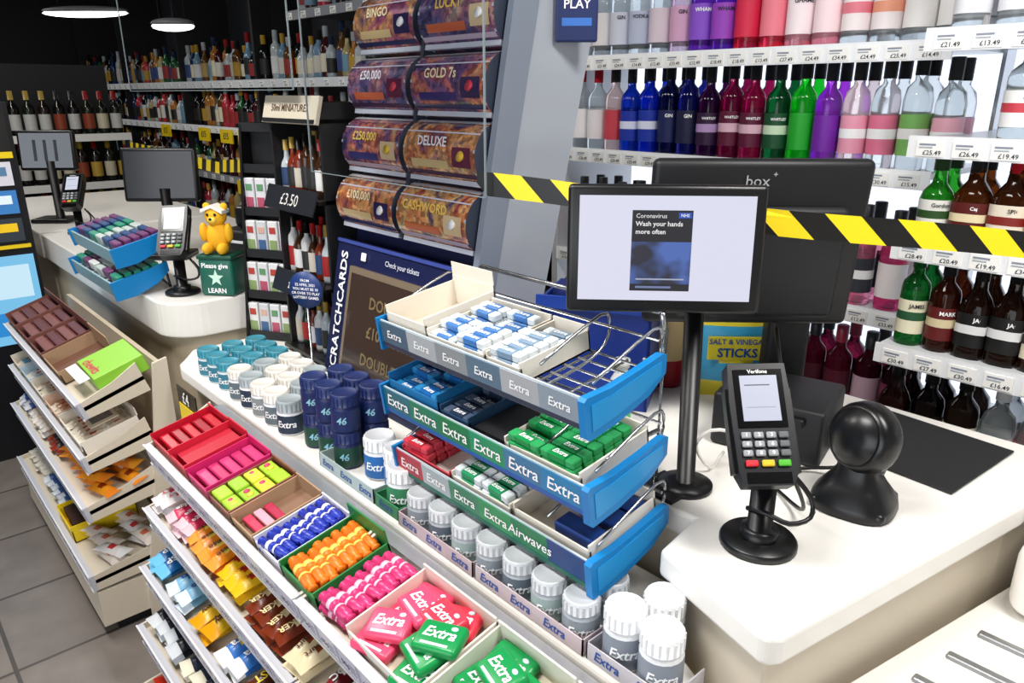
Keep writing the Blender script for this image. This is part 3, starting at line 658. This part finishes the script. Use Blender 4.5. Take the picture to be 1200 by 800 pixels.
# ---------- plexiglass
def plexi(x0,x1,y,z0_,z1):
    W=B('plexiglass_screen')
    m=bpy.data.materials.get('plexi')
    if not m:
        m=bpy.data.materials.new('plexi'); m.use_nodes=True; nt=m.node_tree; nt.nodes.clear()
        o=nt.nodes.new('ShaderNodeOutputMaterial'); mx=nt.nodes.new('ShaderNodeMixShader'); t=nt.nodes.new('ShaderNodeBsdfTransparent'); g=nt.nodes.new('ShaderNodeBsdfGlossy'); f=nt.nodes.new('ShaderNodeFresnel')
        f.inputs[0].default_value=1.45; g.inputs['Roughness'].default_value=.02; t.inputs[0].default_value=(.93,.95,.96,1)
        nt.links.new(f.outputs[0],mx.inputs[0]); nt.links.new(t.outputs[0],mx.inputs[1]); nt.links.new(g.outputs[0],mx.inputs[2]); nt.links.new(mx.outputs[0],o.inputs[0])
    W.add([(x0,y,z0_),(x1,y,z0_),(x1,y,z1),(x0,y,z1)],[(0,1,2,3)],m)
    e=mat('#7c888c',.2)
    W.box(x1-.001,x1+.001,y-.002,y+.002,z0_,z1,e); W.box(x0,x1,y-.001,y+.001,z0_-.001,z0_+.001,e); W.box(x0-.001,x0+.001,y-.002,y+.002,z0_,z1,e)
    for x in (x0+.1,x1-.1): W.cyl((x,y,z1-.02),(x,y,2.7),.001,STEEL,6)
    W.build()
plexi(-3.1,-1.80,.90,1.56,2.3)
plexi(-1.66,-1.02,.86,1.375,2.3)

# ---------- monitor customer
W=B('customer_display_monitor')
W.M=T(-.600,.919,.95)
W.lathe([(0,0),(.043,0),(.043,.008),(.02,.012),(0,.012)],BLACK,None,28)
W.cyl((0,0,.01),(-.010,.0,.33),.0145,BLACK,16)
Mm=T(-.026,-.060,.390)@Rz(44)@Rx(-4)
W.M=T(-.600,.919,.95)@Mm
W.rbox(0,.008,0,.276,.024,.182,.007,BLACK,None,3)
W.quad(.244,.148,screenmat('#dfe0f2',.95),T(0,-.0045,.002))
W.box(-.048,.036,-.0058,-.005,-.058,.056,screenmat('#1c1c22',1))
pg=bpy.data.materials.new('poster_photo'); pg.use_nodes=True; nt=pg.node_tree; b=nt.nodes['Principled BSDF']
tc=nt.nodes.new('ShaderNodeTexCoord'); n_=nt.nodes.new('ShaderNodeTexNoise'); n_.inputs['Scale'].default_value=22; r_=nt.nodes.new('ShaderNodeValToRGB'); r_.color_ramp.elements[0].position=.4; r_.color_ramp.elements[0].color=hexc('#181c30')+(1,); r_.color_ramp.elements[1].position=.6; r_.color_ramp.elements[1].color=hexc('#4a6ab8')+(1,)
nt.links.new(tc.outputs['Object'],n_.inputs['Vector']); nt.links.new(n_.outputs['Fac'],r_.inputs[0]); nt.links.new(r_.outputs[0],b.inputs['Emission Color']); b.inputs['Emission Strength'].default_value=.9; b.inputs['Base Color'].default_value=(.01,.01,.01,1)
W.box(-.048,.036,-.0064,-.0058,-.048,.012,pg)
tw=screenmat('#ffffff',.8)
W.text('Coronavirus',.0085,tw,T(-.043,-.0066,.048),.004,0,'LEFT')
W.text('Wash your hands',.0092,tw,T(-.043,-.0066,.037),.02,0,'LEFT')
W.text('more often',.0092,tw,T(-.043,-.0066,.026),.02,0,'LEFT')
W.box(.016,.034,-.0064,-.006,.045,.053,screenmat('#2050b0',1)); W.text('NHS',.006,tw,T(.025,-.0066,.049),.02)
W.box(-.04,.028,-.0066,-.0064,-.042,-.040,screenmat('#c0c8e0',.7)); W.box(-.04,.01,-.0066,-.006,-.054,-.051,screenmat('#8090c0',.7))
W.rbox(0,.03,-.02,.09,.03,.09,.008,BLACK,None,3)
W.build()
W=B('pos_terminal')
W.M=T(-.70,1.20,.95)
W.rbox(.10,-.035,.05,.19,.17,.10,.008,DBLK,Rz(14),3)
W.rbox(.10,-.12,.08,.13,.03,.015,.004,BLACK,Rz(14),3)
W.rbox(.115,.075,.12,.08,.05,.24,.01,DBLK,Rz(45),3)
Mb=Rz(46)@Rx(7)
W.rbox(.0,0,.355,.365,.03,.295,.012,mat('#17181b',.45),Mb,3)
W.rbox(.01,-.016,.325,.28,.025,.20,.02,mat('#1b1c20',.5),Mb,3)
W.text('box',.026,mat('#b0b0b4'),Mb@T(-.01,-.0165,.468),.0); W.text('+',.014,mat('#b0b0b4'),Mb@T(.018,-.0165,.479),.01)
W.tube([(.05,.05,.2),(.10,-.02,.16),(.14,-.06,.11),(.16,-.05,.05)],.004,BLACK)
W.build()
W=B('barrier_tape')
pts=[Vector(p) for p in ((-1.05,.865,1.398),(-.80,.955,1.380),(-.597,1.057,1.366),(-.44,1.215,1.345),(-.313,1.353,1.325),(-.10,1.60,1.30),(.05,1.85,1.29))]
hw=.0205
def along(t):
    L=0
    for i in range(len(pts)-1):
        l=(pts[i+1]-pts[i]).length
        if t<=L+l or i==len(pts)-2: return pts[i].lerp(pts[i+1],(t-L)/l)
        L+=l
tot=sum((pts[i+1]-pts[i]).length for i in range(len(pts)-1))
st=.056; n=int(tot/st); TY=mat('#f0d41c',.35); TB=mat('#141414',.35)
for i in range(n):
    for j in range(4):
        f0=j/4;f1=(j+1)/4
        def Q(t,f): 
            p=along(max(0,min(tot,t+.045*(f-.5)))); return (p.x,p.y,p.z+hw-2*hw*f+.003*math.sin(t*9))
        W.add([Q(i*st,f0),Q((i+1)*st,f0),Q((i+1)*st,f1),Q(i*st,f1)],[(0,1,2,3)],TY if i%2 else TB)
W.build()
def terminal(x,y,z,yaw,hs=.17,dx=0,sc=1,name='card_payment_terminal'):
    W=B(name); W.M=T(x,y,z)
    W.lathe([(0,0),(.053,0),(.053,.007),(.05,.011),(.02,.013),(0,.013)],BLACK,None,32)
    W.cyl((0,0,.012),(0,0,hs-.05),.017,BLACK,20); W.lathe([(.026,0),(.026,.012),(.018,.014)],BLACK,T(0,0,.013),20)
    W.cyl((0,0,hs-.06),(dx*.5,.012,hs-.01),.012,BLACK,12)
    Q=T(dx,dx,0)@Rz(yaw)@T(0,-.01,hs+.02)@Rx(-38)@Ry(-3)@S(sc,sc,sc)
    W.M=T(x,y,z)@Q
    W.prism([(-.040,.085),(.040,.085),(.043,.03),(.040,-.07),(.032,-.088),(-.032,-.088),(-.040,-.07),(-.043,.03)],-.008,.028,mat('#17181b',.35),'y')
    W.rbox(0,.025,0,.070,.03,.13,.01,BLACK,None,3)
    W.box(-.034,.034,-.0095,-.008,-.008,.076,mat('#0a0a0c',.15))
    W.quad(.052,.066,screenmat('#d4d8ea',.95),T(0,-.0101,.034))
    W.box(-.02,.015,-.0106,-.0101,.052,.0535,screenmat('#505868',1)); W.box(-.02,.02,-.0106,-.0101,.02,.021,screenmat('#a0a8b8',1))
    W.text('Verifone',.008,LBL,T(0,-.0102,.0725),.01)
    for r in range(3):
        for c in range(4):
            W.rbox(-.0255+c*.017,-.0105,-.019-r*.0125,.0135,.005,.009,.002,mat('#8c9094' if c<3 else '#5a5d60',.5))
            if c<3: W.text('%d'%(r*3+c+1),.007,TXW,T(-.0255+c*.017,-.0132,-.019-r*.0125),.02)
    for c,cl in enumerate(('#c8202c','#d8b020','#48a828')): W.rbox(-.022+c*.022,-.0105,-.058,.017,.005,.009,.002,mat(cl,.5))
    W.box(-.03,.03,-.009,-.008,-.085,-.070,mat('#0a0a0c',.2))
    W.box(-.046,-.040,.0,.02,-.07,.05,BLACK); W.box(.040,.046,.0,.02,-.07,.05,BLACK)
    W.M=T(x,y,z)@Rz(yaw)
    W.tube([(.035,.0,.11),(.06,-.01,.08),(.06,-.02,.055),(.03,-.03,.05),(.0,-.022,.06),(-.02,.0,.055)],.0035,BLACK)
    W.tube([(.04,.01,.10),(.065,.03,.05),(.075,.06,.02),(.07,.12,.006),(.05,.2,.005)],.003,BLACK)
    W.build()
terminal(-.437,.862,.951,44,.168,-.012,.94)
terminal(-2.395,.76,.951,50,.18)
W=B('barcode_scanner')
W.M=T(-.395,1.068,.95)@Rz(10)
W.lathe([(0,0),(.058,0),(.061,.004),(.058,.018),(.042,.04),(.030,.06),(.028,.085)],BLACK,None,32,True,1)
W.rbox(0,0,.010,.108,.10,.018,.008,BLACK,None,4)
Ms=T(0,0,.112)@Rz(-30)@Rx(-14)
W.ell((0,0.004,0),(.054,.042,.056),mat('#111113',.3),Ms,28,16)
W.lathe([(.052,-.016),(.055,-.004),(.053,.012),(.046,.022),(.040,.022),(.037,.014),(0,.012)],mat('#0b0b0d',.3),Ms@Rx(90),32)
W.lathe([(0,0),(.034,0)],mat('#1a1214',.08),Ms@T(0,-.0155,0)@Rx(90),28)
W.rbox(0,.03,-.02,.05,.04,.08,.015,BLACK,Ms,4)
W.tube([(.0,.06,.05),(-.04,.07,.02),(-.10,.05,.006),(-.13,-.02,.006),(-.12,-.06,.006)],.003,BLACK)
W.build()
W=B('counter_mat'); W.M=T(-.40,1.335,.9515)@Rz(-5); W.rbox(0,0,.002,.22,.24,.004,.0015,mat('#1a1b1e',.6)); W.build()
W=B('power_cable'); W.tube([(-.62,1.06,.956),(-.60,.99,.958),(-.615,.965,1.0),(-.60,.98,1.03),(-.57,1.02,1.02),(-.56,1.05,.98),(-.56,1.07,.957)],.003,WHITE); W.build()
W=B('blue_storage_tub')
W.M=T(-.96,1.12,.9505)@Rz(30)
W.prism([(-.10,-.07),(.10,-.07),(.10,.07),(-.10,.07)],0,.005,mat('#1c3fb0'))
for a,b,c,d in ((-.11,.11,-.08,-.074),(-.11,.11,.074,.08),(-.11,-.104,-.08,.08),(.104,.11,-.08,.08)): W.box(a,b,c,d,0,.22,mat('#1a3894',.4))
W.box(-.118,.118,-.088,-.08,.20,.225,mat('#2048b0',.4)); W.box(.11,.118,-.088,.088,.20,.225,mat('#2048b0',.4))
W.rbox(0,0,.20,.19,.13,.08,.02,mat('#142870',.6),None,3)
W.build()
W=B('crisp_tube'); W.M=T(-.90,1.27,.9505)
W.lathe([(0,0),(.036,0),(.036,.005),(.036,.22),(.037,.22),(.037,.228),(0,.228)],mat('#a01828'),None,24)
W.lathe([(.0365,.06),(.0365,.15)],mat('#c8b080'),None,24); W.text('CRISPS',.024,TXW,Rz(45)@T(0,0,.18),.02,.0368); W.build()
W=B('sanitiser_bottle'); W.M=T(-.83,1.03,.9505)
W.lathe([(0,0),(.02,0),(.021,.09),(.012,.105),(.012,.115),(.015,.115),(.015,.13),(0,.13)],mat('#d8dcda',.15),None,20); W.lathe([(.0215,.015),(.0215,.07)],mat('#58b868'),None,20); W.build()
W=B('crisps_bag'); W.M=T(-.79,1.34,1.035)@Rz(45)@Rx(80)
yb_=mat('#e0d038',.3)
W.pillow(.19,.16,.05,(mat('#3aa0cc',.3),yb_,yb_),Rz(90))
W.M=T(-.79,1.34,1.035)@Rz(45)
W.rbox(0,-.050,.022,.12,.004,.05,.001,yb_); 
W.text('SALT & VINEGAR',.0155,DBLUE,T(0,-.0535,.036),.02); W.text('STICKS',.026,mat('#104890'),T(0,-.0535,.012),.03)
W.box(-.075,.075,-.03,.05,-.0835,-.07,DBLK); W.build()
W=B('snack_hook_rack')
W.M=T(-1.07,1.9,.3)
for z in (-.3,0,.3,.62): W.tube([(-.16,0,z),(.14,0,z)],.005,RED)
for x in (-.16,-.01,.14): W.tube([(x,0,-.3),(x,0,.64)],.005,RED)
for j in range(3):
    W.box(-.16,.14,-.10,0,.03+j*.2,.034+j*.2,RED)
    for i in range(3): W.pillow(.13,.09,.03,[PK('#c82828','#f0e0c8','#f0d040'),PK('#2060a0','#f0f0f0','#f0f0f0'),PK('#e8a020','#c03018','#f0f0e0')][(i+j)%3],T(-.11+i*.1,-.06,.10+j*.2)@Rz(90)@Ry(90))
W.build()

# ---------- left till area
def lmon(x,y,w,h,zc,yaw,sc,img):
    W=B('till_monitor'); W.M=T(x,y,.9505)
    W.rbox(0,0,.01,.18,.14,.02,.006,BLACK,Rz(yaw),3); W.cyl((0,.02,.01),(0,.02,zc-.05),.02,BLACK,14)
    Q=Rz(yaw)@Rx(-6)
    W.rbox(0,0,zc,w,.03,h,.01,BLACK,Q,3); W.quad(w*.9,h*.86,sc,Q@T(0,-.0165,zc))
    if img:
        for i in range(3): W.box(-.06+i*.05,-.045+i*.05,-.018,-.017,zc-.05,zc+.05,mat('#50545c',.3),Q)
    W.build()
lmon(-3.0,.92,.28,.20,.31,50,mat('#141518',.15),False)
lmon(-4.25,.80,.27,.19,.34,50,screenmat('#8a9098',.7),True)
W=B('till_counter'); W.prism([(-5.4,.66),(-3.95,.66),(-3.95,1.5),(-5.4,1.5)],.83,.95,WHITE); W.prism([(-5.4,.69),(-3.95,.69),(-3.95,1.5),(-5.4,1.5)],0,.83,CREAM2); W.build(.008)
terminal(-3.80,.80,.951,50,.17)
W=B('receipt_printer'); W.M=T(-2.64,1.12,.951)@Rz(20); W.rbox(0,0,.07,.16,.2,.14,.012,DBLK,None,3); W.rbox(0,-.09,.10,.10,.03,.01,.003,LGREY); W.rbox(.02,.0,.18,.12,.12,.08,.02,BLACK,None,3); W.rbox(.02,.03,.26,.2,.05,.14,.02,BLACK,Rx(-20),3); W.build()
W=B('gum_tray_rack')
for z,y in ((1.075,.60),(.975,.585)):
    M=T(0,y,z)@Rx(13); x0,x1=-2.95,-2.46
    W.box(x0,x1,0,.16,-.004,0,LGREY,M); W.box(x0,x1,-.006,0,-.022,.024,mat('#7fa0a8'),M)
    W.prism([(-.012,-.03),(.05,-.034),(.12,-.02),(.165,.005),(.168,.035),(.10,.03),(-.012,.03)],x1,x1+.012,BLUE,'x',M)
    W.prism([(-.012,-.03),(.12,-.02),(.12,.03),(-.012,.03)],x0-.01,x0,BLUE,'x',M)
    for i in range(6):
        c=random.choice(['#2a8a70','#d0d4d4','#68a0a0','#284878','#6a3868','#b8c4c0'])
        for j in range(5): W.rbox(x0+.045+i*.08,.025+j*.028,.018+U(0,.008),.068,.022,.03,.003,mat(c,.35),M,1)
    for x in (x0+.05,x1-.05): W.cyl((x,y+.14,z+.02),(x,.76,.95),.004,STEEL,6)
W.build()
W=B('charity_collection_tin'); W.M=T(-2.31,.862,.951)@Rz(40)@S(.92,.92,.96)
gt=mat('#1c6050',.4)
W.rbox(0,0,.062,.12,.10,.124,.01,gt,None,3); W.rbox(0,0,.127,.126,.106,.014,.005,mat('#0e4a3a'),None,3)
W.text('Please give',.022,TXW,T(0,-.0515,.10),.02); W.text('LEARN',.022,TXW,T(0,-.0515,.018),.02)
st5=[(.028*(1 if i%2==0 else .42)*math.sin(math.pi*i/5),.06+.028*(1 if i%2==0 else .42)*math.cos(math.pi*i/5)) for i in range(10)]
W.prism(st5[::-1],-.0515,-.050,mat('#c8e8d8'),'y')
W.build()
W=B('teddy_bear'); W.M=T(-2.31,.862,1.080)@Rz(42)
yb=mat('#eab01c',.75)
W.ell((0,0,.05),(.038,.032,.05),yb); W.ell((0,-.004,.115),(.034,.03,.032),yb)
for sx in (-1,1):
    W.ell((sx*.028,0,.143),(.012,.008,.012),yb); W.ell((sx*.04,-.012,.065),(.013,.015,.030),yb,None); W.ell((sx*.024,-.03,.018),(.016,.026,.018),yb)
    W.ell((sx*.012,-.032,.122),(.004,.003,.005),BLACK)
W.ell((0,-.030,.106),(.014,.011,.010),mat('#fad860',.7)); W.ell((0,-.041,.110),(.005,.004,.004),BLACK)
W.prism([(-.034,.128),(.0,.142),(.034,.124),(.034,.134),(.0,.152),(-.034,.138)],-.03,.02,mat('#f4f0e8'),'y')
W.build()
W=B('lottery_kiosk')
x=-3.72
W.box(x-.25,x,.10,.60,0,1.52,mat('#0f1016',.4))
W.box(x,x+.006,.12,.585,1.33,1.50,mat('#181818')); W.box(x,x+.008,.12,.585,1.30,1.325,YEL)
for i in range(3):
    for j in range(3):
        cc=[['#3878b8','#d8e8f0'],['#c8c8d0','#507898'],['#303840','#e8c020']][(i+j)%3]
        W.box(x,x+.008,.14+j*.15,.27+j*.15,.96+i*.115,1.055+i*.115,mat(cc[0],.4,0,.25)); W.box(x,x+.010,.16+j*.15,.25+j*.15,1.0+i*.115,1.035+i*.115,mat(cc[1],.4,0,.25))
W.box(x,x+.008,.13,.585,.93,.945,YEL)
W.box(x,x+.008,.12,.585,.52,.90,screenmat('#78c0e8',1.0))
W.box(x,x+.010,.16,.56,.72,.86,screenmat('#c8e8f8',1.0)); W.box(x,x+.010,.18,.54,.56,.66,screenmat('#2a88d0',1))
W.build()
W=B('barrier_tape')
for (p,q) in (((-5.6,1.55,1.22),(-3.9,1.5,1.19)),((-3.9,1.5,1.20),(-2.45,1.4,1.30))):
    p=Vector(p);q=Vector(q);n=26
    for i in range(n):
        s0=p.lerp(q,i/n);s1=p.lerp(q,(i+1)/n); dx=(q-p)*(.4/n)
        W.add([s0+dx+Vector((0,0,.03)),s1+dx+Vector((0,0,.03)),s1-Vector((0,0,.03)),s0-Vector((0,0,.03))],[(0,1,2,3)],TY if i%2 else TB)
W.build()
W=B('floor_mat'); W.rbox(-4.6,.1,.006,1.2,.9,.012,.004,mat('#101012',.9)); W.build()

# ---------- lights
def area(name,loc,sx,sy,e,col=(1,1,1),rot=(0,0,0)):
    l=bpy.data.lights.new(name,'AREA'); l.shape='RECTANGLE'; l.size=sx; l.size_y=sy; l.energy=e; l.color=col
    o=bpy.data.objects.new(name,l); o.location=loc; o.rotation_euler=rot; bpy.context.scene.collection.objects.link(o)
def panel_light(x,y,e,sx=.8,sy=.35):
    W=B('ceiling_light_panel'); W.rbox(x,y,2.685,sx+.06,sy+.06,.03,.008,LGREY); W.build()
    area('ceiling_lamp',(x,y,2.66),sx,sy,e,(1,.97,.93))
panel_light(.3,.9,36); panel_light(-1.0,.1,34); panel_light(-2.6,.0,34); panel_light(-4.8,.5,20); panel_light(-7.2,.5,14)
area('shop_window_daylight',(.1,-2.45,1.5),3,1.8,52,(.95,.97,1),(math.radians(90),0,0))
w=bpy.data.worlds.new('world'); bpy.context.scene.world=w; w.use_nodes=True
w.node_tree.nodes['Background'].inputs[0].default_value=(.75,.82,.95,1); w.node_tree.nodes['Background'].inputs[1].default_value=1.0
# ---------- camera
cd=bpy.data.cameras.new('camera'); cam=bpy.data.objects.new('camera',cd); bpy.context.scene.collection.objects.link(cam)
cd.sensor_width=36; cd.lens=870/1200*36; cd.clip_start=.02
cam.location=(0,0,1.55); cam.rotation_euler=(math.radians(90-18.43),0,math.radians(47.85))
bpy.context.scene.camera=cam
bpy.context.scene.view_settings.view_transform='Standard'
